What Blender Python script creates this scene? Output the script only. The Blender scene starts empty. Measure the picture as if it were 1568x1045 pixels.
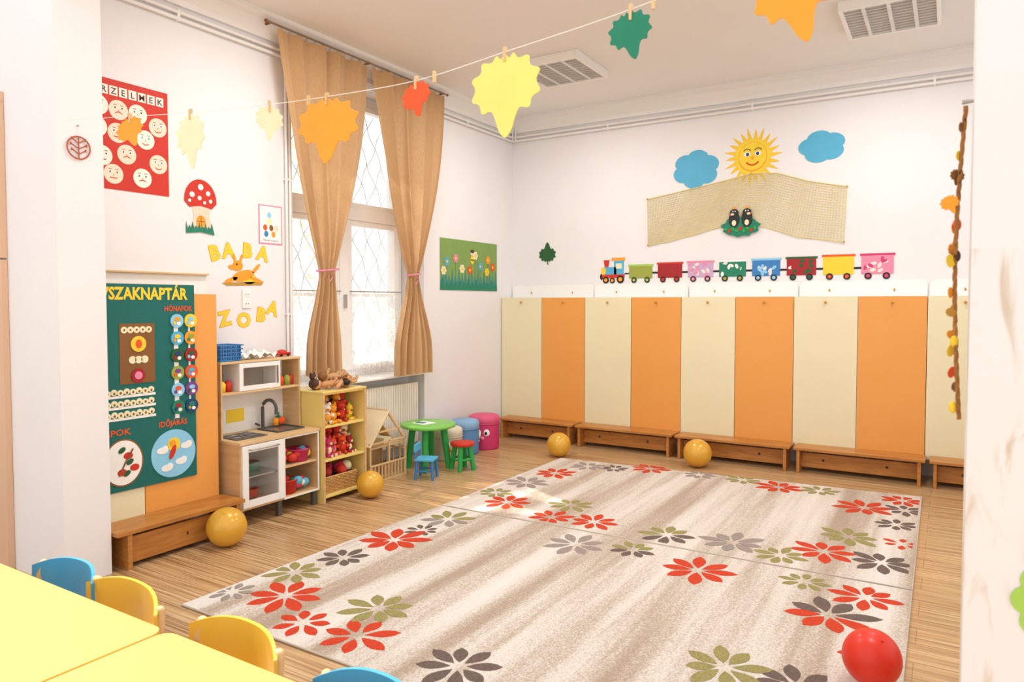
import bpy, bmesh, math, random
from mathutils import Vector, Matrix
random.seed(7)
sc=bpy.context.scene
pi=math.pi
# ------------------------------------------------------------------ materials
def lin(h,k=1.0):
    h=h.lstrip('#'); o=[]
    for i in (0,2,4):
        c=int(h[i:i+2],16)/255
        c=c/12.92 if c<=.04045 else ((c+.055)/1.055)**2.4
        o.append(max(0,min(1,c*k)))
    return (o[0],o[1],o[2],1)
MC={}
def M(name,hexc,rough=.55,var=.05,scale=6,stretch=(1,1,1),metal=0,coat=0,bump=0,hex2=None,spec=.4):
    if name in MC: return MC[name]
    m=bpy.data.materials.new(name); m.use_nodes=True; nt=m.node_tree
    b=nt.nodes['Principled BSDF']
    tc=nt.nodes.new('ShaderNodeTexCoord'); mp=nt.nodes.new('ShaderNodeMapping'); mp.inputs['Scale'].default_value=stretch
    nz=nt.nodes.new('ShaderNodeTexNoise'); nz.inputs['Scale'].default_value=scale; nz.inputs['Detail'].default_value=4
    rp=nt.nodes.new('ShaderNodeValToRGB')
    rp.color_ramp.elements[0].position=.3; rp.color_ramp.elements[1].position=.7
    rp.color_ramp.elements[0].color=lin(hex2) if hex2 else lin(hexc,1-var)
    rp.color_ramp.elements[1].color=lin(hexc) if hex2 else lin(hexc,1+var)
    L=nt.links.new
    L(tc.outputs['Object'],mp.inputs[0]); L(mp.outputs[0],nz.inputs['Vector']); L(nz.outputs['Fac'],rp.inputs[0]); L(rp.outputs[0],b.inputs['Base Color'])
    b.inputs['Roughness'].default_value=rough; b.inputs['Metallic'].default_value=metal
    b.inputs['Coat Weight'].default_value=coat; b.inputs['Specular IOR Level'].default_value=spec
    if bump:
        bp=nt.nodes.new('ShaderNodeBump'); bp.inputs['Strength'].default_value=bump; bp.inputs['Distance'].default_value=.01
        L(nz.outputs['Fac'],bp.inputs['Height']); L(bp.outputs[0],b.inputs['Normal'])
    MC[name]=m; return m
wall=M('wall_paint','EBE8E8',.8,.015,2)
ceilm=M('ceiling_paint','EDE9E5',.85,.01,2)
trimw=M('white_trim','F0EDEA',.5,.01)
birch=M('birch_wood','DDB988',.5,.0,3,(1,1,8),hex2='CDA470')
birchh=M('birch_wood_h','E2C292',.5,.0,3,(1,1,1),hex2='D5B07C')
pine=M('pine_bench','C88A44',.42,0,5,(1,6,8),hex2='AE6E30',coat=.15)
pine2=M('pine_bench_side','C68840',.42,0,5,(6,1,8),hex2='AC6C2E',coat=.15)
white=M('white_lacquer','F2F0EC',.4,.01)
black=M('black_plastic','1E1C1C',.4,.05)
dgrey=M('dark_grey_plastic','55524E',.5,.05)
steel=M('brushed_steel','B9B6B0',.3,.05,metal=.9)
orangeP=M('panel_orange','EBA250',.4,.02,1.5,coat=.1)
creamP=M('panel_cream','ECE2BC',.4,.02,1.5,coat=.1)
gold=M('gold_rubber','DCA636',.3,.08,3,metal=.1,coat=.3)
redB=M('red_rubber','E03016',.4,.05,3,coat=.1)
ytab=M('yellow_table_laminate','D6AD58',.45,.015,1)
ych=M('yellow_chair','DFB138',.35,.03,2,coat=.15)
bch=M('blue_chair','3F98C2',.35,.03,2,coat=.15)
C={}
for n,h in dict(red='CB3220',dred='A32226',orange='F09E2A',ored='E85622',yellow='F0CE38',lyellow='E9E078',cream='EFE6BE',green='2FA24B',dgreen='1F8062',board='12665F',olive='9BA345',blue='3B7FC0',lblue='56AED2',sky='8CCBEA',navy='1F3F73',pink='E58CA8',hot='D03A70',lilac='C9A6C8',brown='85582C',dbrown='4A2E22',skin='F2D6B8',purple='7A3F8C',tan='C79A6A',leafg='2C5B32',grass='7E9E52',teal='3C8578',white2='F4F2ED',ochre='C0923A',lime='A0CA55').items():
    C[n]=M('paint_'+n,h,.6,.04,8)
def special(name,fn):
    m=bpy.data.materials.new(name); m.use_nodes=True; fn(m.node_tree,m.node_tree.nodes['Principled BSDF']); MC[name]=m; return m
def N(nt,t,**k):
    n=nt.nodes.new('ShaderNode'+t)
    for a,b in k.items(): setattr(n,a,b)
    return n
def ramp(nt,els):
    r=N(nt,'ValToRGB'); e=r.color_ramp.elements
    e[0].position,e[0].color=els[0]; e[1].position,e[1].color=els[-1]
    for p,c in els[1:-1]:
        x=e.new(p); x.color=c
    return r
def f_floor(nt,b):
    L=nt.links.new
    tc=N(nt,'TexCoord'); mp=N(nt,'Mapping'); mp.inputs['Scale'].default_value=(.7,42,1)
    n1=N(nt,'TexNoise'); n1.inputs['Scale'].default_value=1.6; n1.inputs['Detail'].default_value=4; n1.inputs['Roughness'].default_value=.65
    L(tc.outputs['Object'],mp.inputs[0]); L(mp.outputs[0],n1.inputs['Vector'])
    r=ramp(nt,[(.34,lin('84603F')),(.44,lin('B3895C')),(.54,lin('CFA978')),(.68,lin('E2C59C'))])
    L(n1.outputs['Fac'],r.inputs[0])
    br=N(nt,'TexBrick'); br.inputs['Scale'].default_value=1; br.inputs['Brick Width'].default_value=1.3; br.inputs['Row Height'].default_value=.19
    br.inputs['Mortar Size'].default_value=.0015; br.inputs['Color1'].default_value=(1,1,1,1); br.inputs['Color2'].default_value=(.88,.86,.84,1); br.inputs['Mortar'].default_value=(.5,.42,.36,1)
    L(tc.outputs['Object'],br.inputs['Vector'])
    mx=N(nt,'Mix',data_type='RGBA',blend_type='MULTIPLY'); mx.inputs[0].default_value=.9
    L(r.outputs[0],mx.inputs[6]); L(br.outputs['Color'],mx.inputs[7]); L(mx.outputs[2],b.inputs['Base Color'])
    b.inputs['Roughness'].default_value=.3
floorM=special('zebrano_laminate',f_floor)
def f_rug(nt,b):
    L=nt.links.new
    tc=N(nt,'TexCoord'); mp=N(nt,'Mapping'); mp.inputs['Scale'].default_value=(4.2,.22,1)
    n1=N(nt,'TexNoise'); n1.inputs['Scale'].default_value=1; n1.inputs['Detail'].default_value=4; n1.inputs['Roughness'].default_value=.55
    L(tc.outputs['Object'],mp.inputs[0]); L(mp.outputs[0],n1.inputs['Vector'])
    r=ramp(nt,[(.36,lin('A8917B')),(.46,lin('BEAC9A')),(.54,lin('D5CABE')),(.67,lin('E1D9D0'))])
    n2=N(nt,'TexNoise'); n2.inputs['Scale'].default_value=120; n2.inputs['Detail'].default_value=2
    L(tc.outputs['Object'],n2.inputs['Vector'])
    ad=N(nt,'Math',operation='MULTIPLY_ADD'); ad.inputs[1].default_value=.45; L(n2.outputs['Fac'],ad.inputs[0])
    sb=N(nt,'Math',operation='SUBTRACT'); sb.inputs[1].default_value=.215
    L(n1.outputs['Fac'],sb.inputs[0]); L(sb.outputs[0],ad.inputs[2]); L(ad.outputs[0],r.inputs[0]); L(r.outputs[0],b.inputs['Base Color'])
    bp=N(nt,'Bump'); bp.inputs['Strength'].default_value=.5; bp.inputs['Distance'].default_value=.004
    L(n2.outputs['Fac'],bp.inputs['Height']); L(bp.outputs[0],b.inputs['Normal'])
    b.inputs['Roughness'].default_value=.95; b.inputs['Sheen Weight'].default_value=.2
rugM=special('rug_pile',f_rug)
rgR=M('rug_red','C83E1E',.95,.2,120); rgG=M('rug_olive','968C56',.95,.25,120); rgT=M('rug_taupe','9A8C83',.95,.2,120); rgD=M('rug_brown','6C5A52',.95,.25,120)
def f_cur(nt,b):
    L=nt.links.new
    out=nt.nodes['Material Output']
    b.inputs['Roughness'].default_value=.8; b.inputs['Sheen Weight'].default_value=.2
    n=N(nt,'TexNoise'); n.inputs['Scale'].default_value=90; r=ramp(nt,[(.3,lin('C29767')),(.7,lin('D1AA7C'))]); L(n.outputs['Fac'],r.inputs[0]); L(r.outputs[0],b.inputs['Base Color'])
    t=N(nt,'BsdfTranslucent'); t.inputs[0].default_value=lin('D4AC7E'); mx=N(nt,'MixShader'); mx.inputs[0].default_value=.2
    L(b.outputs[0],mx.inputs[1]); L(t.outputs[0],mx.inputs[2]); L(mx.outputs[0],out.inputs[0])
curM=special('tan_curtain_fabric',f_cur)
def f_lace(nt,b):
    L=nt.links.new; out=nt.nodes['Material Output']
    b.inputs['Base Color'].default_value=(.95,.95,.93,1); b.inputs['Roughness'].default_value=.9
    t=N(nt,'BsdfTranslucent'); t.inputs[0].default_value=(.97,.97,.96,1); m1=N(nt,'MixShader'); m1.inputs[0].default_value=.8
    tr=N(nt,'BsdfTransparent'); m2=N(nt,'MixShader')
    v=N(nt,'TexVoronoi'); v.inputs['Scale'].default_value=45; tc=N(nt,'TexCoord'); L(tc.outputs['Object'],v.inputs['Vector'])
    r=ramp(nt,[(.2,(.35,.35,.35,1)),(.6,(.65,.65,.65,1))]); L(v.outputs['Distance'],r.inputs[0]); L(r.outputs[0],m2.inputs[0])
    L(b.outputs[0],m1.inputs[1]); L(t.outputs[0],m1.inputs[2]); L(m1.outputs[0],m2.inputs[2]); L(tr.outputs[0],m2.inputs[1]); 
    L(m2.outputs[0],out.inputs[0])
laceM=special('white_lace',f_lace)
def f_glass(nt,b):
    L=nt.links.new; out=nt.nodes['Material Output']
    tr=N(nt,'BsdfTransparent'); g=N(nt,'BsdfGlossy'); g.inputs['Roughness'].default_value=.02; m=N(nt,'MixShader'); m.inputs[0].default_value=.05
    L(tr.outputs[0],m.inputs[1]); L(g.outputs[0],m.inputs[2]); L(m.outputs[0],out.inputs[0])
glassM=special('window_glass',f_glass)
def f_pillar(nt,b):
    L=nt.links.new
    tc=N(nt,'TexCoord'); mp=N(nt,'Mapping'); mp.inputs['Scale'].default_value=(7,7,1.6)
    n=N(nt,'TexNoise'); n.inputs['Scale'].default_value=2.2; n.inputs['Detail'].default_value=6; n.inputs['Distortion'].default_value=1.2
    L(tc.outputs['Object'],mp.inputs[0]); L(mp.outputs[0],n.inputs['Vector'])
    r=ramp(nt,[(.50,lin('E2DFDD')),(.57,lin('D8CEC2')),(.66,lin('C0A582'))]); L(n.outputs['Fac'],r.inputs[0]); 
    sx=N(nt,'SeparateXYZ'); L(tc.outputs['Object'],sx.inputs[0])
    lt=N(nt,'Math',operation='LESS_THAN'); lt.inputs[1].default_value=1.73; L(sx.outputs['Z'],lt.inputs[0])
    mu=N(nt,'Math',operation='MULTIPLY'); mu.inputs[1].default_value=.65; L(lt.outputs[0],mu.inputs[0])
    mx=N(nt,'Mix',data_type='RGBA'); mx.inputs[6].default_value=lin('E2E1E1'); L(mu.outputs[0],mx.inputs[0]); L(r.outputs[0],mx.inputs[7]); L(mx.outputs[2],b.inputs['Base Color'])
    b.inputs['Roughness'].default_value=.8
pillarM=special('worn_pillar_paint',f_pillar)
# ------------------------------------------------------------------ builder
def mapper(plane,val):
    if plane=='X': return lambda u,v,w:(val+w,u,v)
    if plane=='Y': return lambda u,v,w:(u,val-w,v)
    return lambda u,v,w:(u,v,val+w)
class Obj:
    def __init__(s,name): s.name=name; s.v=[]; s.f=[]; s.m=[]; s.s=[]; s.mats=[]; s.T=None
    def add(s,vs,fs,mat,smooth=False):
        if mat not in s.mats: s.mats.append(mat)
        k=s.mats.index(mat); o=len(s.v)
        for p in vs:
            p=Vector(p)
            if s.T is not None: p=s.T@p
            s.v.append(p)
        for f in fs: s.f.append([i+o for i in f]); s.m.append(k); s.s.append(smooth)
    def box(s,x0,x1,y0,y1,z0,z1,mat):
        vs=[(x,y,z) for x in(x0,x1) for y in(y0,y1) for z in(z0,z1)]
        s.add(vs,[(0,1,3,2),(4,6,7,5),(0,4,5,1),(2,3,7,6),(0,2,6,4),(1,5,7,3)],mat)
    def poly(s,pts,plane,val,th,mat):
        g=mapper(plane,val); n=len(pts)
        vs=[g(u,v,th) for u,v in pts]+[g(u,v,0) for u,v in pts]
        fs=[list(range(n)),list(range(2*n-1,n-1,-1))]+[(i,i+n,(i+1)%n+n,(i+1)%n) for i in range(n)]
        s.add(vs,fs,mat)
    def disc(s,u,v,ru,rv,plane,val,th,mat,n=24,rot=0):
        pts=[]
        for i in range(n):
            a=2*pi*i/n; x=ru*math.cos(a); y=rv*math.sin(a)
            pts.append((u+x*math.cos(rot)-y*math.sin(rot),v+x*math.sin(rot)+y*math.cos(rot)))
        s.poly(pts,plane,val,th,mat)
    def rect(s,u0,u1,v0,v1,plane,val,th,mat): s.poly([(u0,v0),(u1,v0),(u1,v1),(u0,v1)],plane,val,th,mat)
    def cyl(s,p0,p1,r0,r1,mat,n=16):
        p0=Vector(p0);p1=Vector(p1);d=(p1-p0).normalized()
        a=Vector((0,0,1)) if abs(d.z)<.9 else Vector((1,0,0))
        e=d.cross(a).normalized(); g=d.cross(e)
        vs=[p0+(e*math.cos(2*pi*i/n)+g*math.sin(2*pi*i/n))*r0 for i in range(n)]+[p1+(e*math.cos(2*pi*i/n)+g*math.sin(2*pi*i/n))*r1 for i in range(n)]
        s.add(vs,[(i,(i+1)%n,(i+1)%n+n,i+n) for i in range(n)],mat,True)
        s.add(vs,[list(range(n-1,-1,-1)),list(range(n,2*n))],mat)
    def tube(s,pts,r,mat,n=8,closed=False):
        P=[Vector(p) for p in pts]; k=len(P); vs=[]
        for i,p in enumerate(P):
            if closed: d=(P[(i+1)%k]-P[i-1]).normalized()
            else: d=(P[min(i+1,k-1)]-P[max(i-1,0)]).normalized()
            a=Vector((0,0,1)) if abs(d.z)<.95 else Vector((1,0,0))
            e=d.cross(a).normalized(); g=d.cross(e)
            vs+=[p+(e*math.cos(2*pi*j/n)+g*math.sin(2*pi*j/n))*r for j in range(n)]
        fs=[]
        for i in range(k if closed else k-1):
            i2=(i+1)%k
            for j in range(n): fs.append((i*n+j,i*n+(j+1)%n,i2*n+(j+1)%n,i2*n+j))
        s.add(vs,fs,mat,True)
        if not closed: s.add(vs,[list(range(n-1,-1,-1)),list(range((k-1)*n,k*n))],mat)
    def ell(s,c,r,mat,nu=20,nv=12,rot=None):
        if not hasattr(r,'__len__'): r=(r,r,r)
        vs=[];R=rot.to_matrix() if rot else None
        for j in range(nv+1):
            t=pi*j/nv
            for i in range(nu):
                a=2*pi*i/nu
                q=Vector((r[0]*math.sin(t)*math.cos(a),r[1]*math.sin(t)*math.sin(a),r[2]*math.cos(t)))
                if R: q=R@q
                vs.append(Vector(c)+q)
        fs=[(j*nu+i,j*nu+(i+1)%nu,(j+1)*nu+(i+1)%nu,(j+1)*nu+i) for j in range(nv) for i in range(nu)]
        s.add(vs,fs,mat,True)
    def lathe(s,prof,c,mat,n=28):
        vs=[];k=len(prof)
        for r,z in prof: vs+=[(c[0]+r*math.cos(2*pi*i/n),c[1]+r*math.sin(2*pi*i/n),c[2]+z) for i in range(n)]
        s.add(vs,[(j*n+i,j*n+(i+1)%n,(j+1)*n+(i+1)%n,(j+1)*n+i) for j in range(k-1) for i in range(n)],mat,True)
    def sheet(s,fn,nu,nv,mat,th=None):
        vs=[Vector(fn(i/nu,j/nv)) for j in range(nv+1) for i in range(nu+1)]
        fs=[(j*(nu+1)+i,j*(nu+1)+i+1,(j+1)*(nu+1)+i+1,(j+1)*(nu+1)+i) for j in range(nv) for i in range(nu)]
        if th is None: s.add(vs,fs,mat,True); return
        n=len(vs); vv=vs+[v+Vector(th) for v in vs]
        s.add(vv,fs+[tuple(n+q for q in reversed(f)) for f in fs],mat,True)
        e=[]
        for i in range(nu): e.append((i,i+1,n+i+1,n+i)); b0=nv*(nu+1); e.append((b0+i,b0+i+1,n+b0+i+1,n+b0+i))
        for j in range(nv):
            a=j*(nu+1);b2=(j+1)*(nu+1); e.append((a,b2,n+b2,n+a)); e.append((a+nu,b2+nu,n+b2+nu,n+a+nu))
        s.add(vv,e,mat)
    def text(s,txt,plane,val,u,v,size,mat,width=None,rot=0,th=.002,bold=.0,align='CENTER'):
        c=bpy.data.curves.new('t','FONT'); c.body=txt; c.size=size; c.align_x=align; c.align_y='CENTER'; c.offset=bold; c.resolution_u=2
        o=bpy.data.objects.new('t',c); sc.collection.objects.link(o); bpy.context.view_layer.update()
        me=bpy.data.meshes.new_from_object(o.evaluated_get(bpy.context.evaluated_depsgraph_get()))
        w=max(p.co.x for p in me.vertices)-min(p.co.x for p in me.vertices)
        k=(width/w) if width else 1
        g=mapper(plane,val)
        vs=[]
        for p in me.vertices:
            x,y=p.co.x*k,p.co.y
            x,y=x*math.cos(rot)-y*math.sin(rot),x*math.sin(rot)+y*math.cos(rot)
            vs.append(g(u+x,v+y,th))
        s.add(vs,[tuple(f.vertices) for f in me.polygons],mat)
        bpy.data.objects.remove(o); bpy.data.meshes.remove(me)
    def done(s,bevel=0,merge=False,seg=2):
        me=bpy.data.meshes.new(s.name); me.from_pydata([tuple(p) for p in s.v],[],s.f)
        for m in s.mats: me.materials.append(m)
        me.polygons.foreach_set('material_index',s.m); me.polygons.foreach_set('use_smooth',s.s); me.update()
        bm=bmesh.new(); bm.from_mesh(me)
        if merge: bmesh.ops.remove_doubles(bm,verts=bm.verts,dist=1e-5)
        bmesh.ops.recalc_face_normals(bm,faces=bm.faces); bm.to_mesh(me); bm.free()
        o=bpy.data.objects.new(s.name,me); sc.collection.objects.link(o)
        if bevel:
            b=o.modifiers.new('bevel','BEVEL'); b.width=bevel; b.segments=seg; b.limit_method='ANGLE'; b.angle_limit=math.radians(50)
        return o
def rotz(a,loc): return Matrix.Translation(loc)@Matrix.Rotation(a,4,'Z')
HC=3.85
# ------------------------------------------------------------------ room shell
o=Obj('floor'); o.box(-1.7,6.4,-9.6,.2,-.1,0,floorM); o.done()
o=Obj('ceiling'); o.box(-.5,6.4,-5.54,.2,HC,HC+.12,ceilm); o.done()
o=Obj('wall_back'); o.box(-.5,6.4,0,.2,0,HC,wall); o.done()
o=Obj('wall_left')
o.box(-.5,0,-5.28,-3.48,0,HC,wall); o.box(-.5,0,-1.75,0,0,HC,wall)
o.box(-.5,0,-3.48,-1.75,3.62,HC,wall); o.box(-.5,-.21,-3.48,-1.75,0,.86,wall)
o.done()
o=Obj('wall_front_left'); o.box(-1.7,.47,-5.54,-5.28,0,HC,wall); o.done()
o=Obj('wall_front_right'); o.box(4.70,6.4,-5.54,-5.28,0,HC,pillarM); o.done()
o=Obj('wall_front_lintel'); o.box(.47,4.70,-5.54,-5.28,3.42,HC,wall); o.done()
o=Obj('wall_right')  # out of view; tall openings added to let more daylight in
for a,b in ((-5.28,-4.9),(-3.4,-3.0),(-1.5,-1.1)): o.box(6.2,6.4,a,b,0,HC,wall)
o.box(6.2,6.4,-5.28,0,3.5,HC,wall); o.box(6.2,6.4,-5.28,0,0,.7,wall); o.box(6.2,6.4,-.3,0,.7,3.5,wall)
o.done()
o=Obj('wall_side_near'); o.box(-1.7,-1.6,-9.6,-5.54,0,HC,wall); o.done()
o=Obj('trim_back')
prof=[(0,3.68),(.03,3.68),(.035,3.72),(.08,3.80),(.14,3.82),(.14,3.85),(0,3.85)]
vs=[(x,-a,z) for x in(.0,6.2) for a,z in prof]; n=len(prof)
o.add(vs,[(i,(i+1)%n,(i+1)%n+n,i+n) for i in range(n)],trimw); o.done()
o=Obj('trim_left')
vs=[(a,y,z) for y in(-5.28,0) for a,z in prof]
o.add(vs,[(i,(i+1)%n,(i+1)%n+n,i+n) for i in range(n)],trimw); o.done()
# heating pipes
o=Obj('heating_pipe')
for z in (3.63,3.585): o.cyl((.03,-.04,z),(6.2,-.04,z),.013,.013,trimw,10)
for x in (.035,.075): o.cyl((x,-.045,3.585),(x,-.045,3.85),.012,.012,trimw,10)
for x in (1.3,2.9,4.5): o.box(x-.01,x+.01,-.05,0,3.57,3.65,trimw)
o.done()
o=Obj('heating_pipe')
for z in (3.63,3.585): o.cyl((.03,-5.28,z),(.03,-.06,z),.013,.013,trimw,10)
for y in (-4.5,-3.0,-1.0): o.box(0,.04,y-.01,y+.01,3.57,3.65,trimw)
o.done()
o=Obj('heating_riser_pipe')
for y in (-3.555,-3.52):
    o.cyl((.02,y,.0),(.02,y,3.57),.012,.012,trimw,10)
    for z in(.5,1.5,2.6): o.box(0,.03,y-.016,y+.016,z,z+.015,trimw)
o.done()
# ------------------------------------------------------------------ window
o=Obj('window_1'); x0,x1=-.36,-.29
ya,yb,za,zb=-3.46,-1.77,.88,3.60
def fr(o,ya,yb,za,zb,w,x0,x1,mat):
    o.box(x0,x1,ya,ya+w,za,zb,mat); o.box(x0,x1,yb-w,yb,za,zb,mat); o.box(x0,x1,ya+w,yb-w,za,za+w,mat); o.box(x0,x1,ya+w,yb-w,zb-w,zb,mat)
fr(o,ya,yb,za,zb,.07,x0,x1,white)
o.box(x0,x1+.03,ya+.07,yb-.07,2.40,2.52,white)
o.box(x0,x1+.02,-2.68,-2.56,za+.07,zb-.07,white)
for a,b in((ya+.07,-2.68),(-2.56,yb-.07)):
    for c,d in((za+.07,2.40),(2.52,zb-.07)):
        fr(o,a,b,c,d,.05,x0+.01,x1+.015,white); o.box(x0+.03,x0+.035,a+.05,b-.05,c+.05,d-.05,glassM)
    o.box(x0+.02,x1,a+.05,b-.05,1.66,1.69,white)
o.box(x1,x1+.05,-2.63,-2.61,1.55,1.68,steel)
o.done(.004)
o=Obj('window_sill'); o.box(-.285,.03,-3.475,-1.755,.862,.88,white); o.done(.004)
o=Obj('window_grille')
gx=-.45;iron=M('grille_white_iron','E4E6E8',.6)
for i in range(-8,14):
    y=-3.46+i*.21
    for sgn in(1,-1):
        pts=[]
        for k in range(0,40):
            z=.9+k*.068; yy=y+sgn*(z-.9)*.55+.02*math.sin(k*1.2)
            if -3.46<yy<-1.77: pts.append((gx,yy,z))
        if len(pts)>1: o.tube(pts,.0045,iron,6)
o.done()
o=Obj('lace_cafe_curtain')
for a,b in((-3.39,-2.7),(-2.54,-1.84)):
    o.sheet(lambda u,v:(-.255+.012*math.sin(u*60)+.004*math.sin(u*143),a+(b-a)*u,.90+.80*v),90,4,laceM)
    o.cyl((-.255,a-.02,1.71),(-.255,b+.02,1.71),.006,.006,steel,8)
o.done()
# radiator
o=Obj('radiator'); rad=M('radiator_enamel','F0E9DC',.4)
for i in range(34):
    y=-3.0+i*.035; o.box(-.13,-.03,y,y+.029,.16,.78,rad)
o.box(-.12,-.04,-3.0,-1.82,.18,.22,rad); o.box(-.12,-.04,-3.0,-1.82,.72,.76,rad); o.cyl((-.08,-2.9,0),(-.08,-2.9,.2),.01,.01,rad); o.cyl((-.08,-1.9,0),(-.08,-1.9,.2),.01,.01,rad)
for y in(-2.9,-1.95): o.box(-.208,-.08,y,y+.03,.6,.63,rad)
o.done(.003)
# curtains
def sm(t): t=max(0,min(1,t)); return t*t*(3-2*t)
def curtain(name,top,tie,bot,ztop,ztie,zbot,ph):
    o=Obj(name)
    def fn(u,v):
        z=ztop+(zbot-ztop)*v
        if z>ztie:
            t=(ztop-z)/(ztop-ztie); t=t**1.35*.85+.15*t
            a=top[0]+(tie[0]-top[0])*t; b=top[1]+(tie[1]-top[1])*(t**1.25)
            amp=.030*(1-t)+.028*t
        else:
            t=sm((ztie-z)/(ztie-zbot)*1.3); a=tie[0]+(bot[0]-tie[0])*t; b=tie[1]+(bot[1]-tie[1])*t; amp=.028+.018*t
        uu=u+.035*math.sin(5*u+ph)+.02*math.sin(11*u+2*ph)
        w=uu*2*pi*5+ph
        g=math.sin(w)*(.75+.35*math.sin(3.1*u+ph))+.3*math.sin(1.7*w+1+2.2*v)
        y=a+(b-a)*(u+.010*math.sin(w*2+v*3))
        pinch=math.exp(-((z-ztie)/.1)**2)
        return (.13+amp*g*(1-.45*pinch)+.01*math.sin(v*9+u*5),y,z)
    o.sheet(fn,150,70,curM)
    c=(.13,(tie[0]+tie[1])/2,ztie); ry=(tie[1]-tie[0])/2+.012
    o.tube([(c[0]+.05*math.cos(a*pi/12),c[1]+ry*math.sin(a*pi/12),ztie+.012*math.sin(a*pi/12)) for a in range(24)],.008,C['pink'],8,True)
    o.tube([(.17,c[1]+.02*math.sin(k),ztie-.02-k*.02) for k in range(5)],.005,C['pink'],6)
    for i in range(12):
        y=top[0]+(top[1]-top[0])*(i+.5)/12
        o.tube([(.13+.014*math.cos(a*pi/5),y,ztop+.006+.010*math.sin(a*pi/5)) for a in range(10)],.002,C['tan'],5,True)
    return o.done()
curtain('window_curtain',(-3.73,-2.69),(-3.32,-3.11),(-3.46,-3.06),3.745,1.88,.99,0)
curtain('window_curtain',(-2.66,-1.57),(-2.16,-1.99),(-2.34,-1.82),3.75,1.88,.89,1.2)
o=Obj('curtain_rod'); o.cyl((.13,-3.82,3.775),(.13,-1.52,3.775),.008,.008,M('rod','8A7560',.4),10)
for y in(-3.78,-2.675,-1.56): o.box(0,.13,y-.008,y+.008,3.77,3.785,C['brown'])
o.ell((.13,-3.83,3.775),.014,C['brown']);o.ell((.13,-1.51,3.775),.014,C['brown']);o.done()
# outside tree
o=Obj('garden_tree'); bark=M('bark','D6CDC0',.9,.1); lf=M('tree_leaves','EAF3DE',.6,.08,3)
o.cyl((-3.6,-2.9,-.1),(-3.5,-2.7,3.2),.12,.08,bark)
for k in range(9):
    a=random.uniform(0,6.28); o.tube([(-3.5,-2.7,2.2+k*.15),(-3.5+.7*math.cos(a),-2.7+.7*math.sin(a),3.2+k*.2),(-3.5+1.3*math.cos(a),-2.7+1.5*math.sin(a),3.8+k*.25)],.02,bark,6)
for k in range(4700):
    a=random.uniform(0,6.28); rr=random.random()**.5; 
    p=Vector((-3.3+1.5*rr*math.cos(a),-2.3+2.6*rr*math.sin(a),random.uniform(1.8,7.2)))
    if random.random()<.6 and p.z<3.4: continue
    d1=Vector((random.uniform(-1,1),random.uniform(-1,1),random.uniform(-1,1))).normalized()*.065; d2=d1.orthogonal().normalized()*.04
    o.add([p-d1,p-d2,p+d1,p+d2],[(0,1,2,3)],lf)
o.done()
# ------------------------------------------------------------------ rugs
def petal(cx,cy,a,r0,r1,w):
    pts=[]
    for i in range(7):
        t=i/6; r=r0+(r1-r0)*t; h=w*math.sin(pi*t)**.8*(.7+.5*t)
        pts.append((r,h))
    for i in range(5,0,-1): pts.append((pts[i][0],-pts[i][1]))
    return [(cx+x*math.cos(a)-y*math.sin(a),cy+x*math.sin(a)+y*math.cos(a)) for x,y in pts]
FZ=[0]
def flower(o,cx,cy,mat,R=.23,n=8,lim=None,mat2=None):
    a0=random.uniform(0,1); FZ[0]=(FZ[0]+1)%9
    for i in range(n):
        rr=R*random.uniform(.82,1.08)
        p=petal(cx,cy,a0+2*pi*i/n+random.uniform(-.06,.06),.035,rr,R*.18)
        if lim: p=[(min(max(x,lim[0]),lim[1]),min(max(y,lim[2]),lim[3])) for x,y in p]
        o.poly(p,'Z',.0115,.0012+.00025*FZ[0],mat2 if(mat2 and i<n*.45) else mat)
def rug(name,cor,fl,lim):
    o=Obj(name); o.poly(cor,'Z',.001,.011,rugM)
    bd=M('rug_binding','C9BCAD',.9)
    o.tube([(x,y,.007) for x,y in cor],.006,bd,6,True)
    for f in fl: flower(o,f[0],f[1],f[2],f[3] if len(f)>3 else .23,f[4] if len(f)>4 else 8,lim,f[5] if len(f)>5 else None)
    return o.done()
R_,G_,T_,D_=rgR,rgG,rgT,rgD
rug('floral_rug',[(1.29,-3.14),(4.51,-3.10),(4.49,-.90),(1.29,-1.15)],
 [(1.55,-1.76,R_,.22),(2.24,-1.12,R_,.2),(1.69,-2.82,R_,.21),(2.49,-2.92,R_,.19),(2.17,-2.98,R_,.18),(3.43,-1.2,R_,.21),(4.12,-1.5,R_,.22),(4.36,-1.12,R_,.17),(4,-2.71,R_,.22),(4.42,-2.29,R_,.13,6),
  (1.69,-1.35,T_,.18),(1.50,-2.2,T_,.22),(2.72,-1.12,T_,.17),(4.39,-1.42,D_,.16),(4.36,-1.85,D_,.15),(3.46,-2.84,T_,.22),(4.33,-2.74,D_,.2),(3.04,-2.92,D_,.21,8,G_),
  (2.15,-2.62,G_,.19),(3.1,-1.1,G_,.17),(4.1,-2.31,G_,.21),(3.78,-2.93,G_,.17),(1.45,-2.62,G_,.16),(1.95,-1.3,D_,.14),(3.75,-1.15,G_,.16)],(1.31,4.48,-3.09,-1.0))
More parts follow.
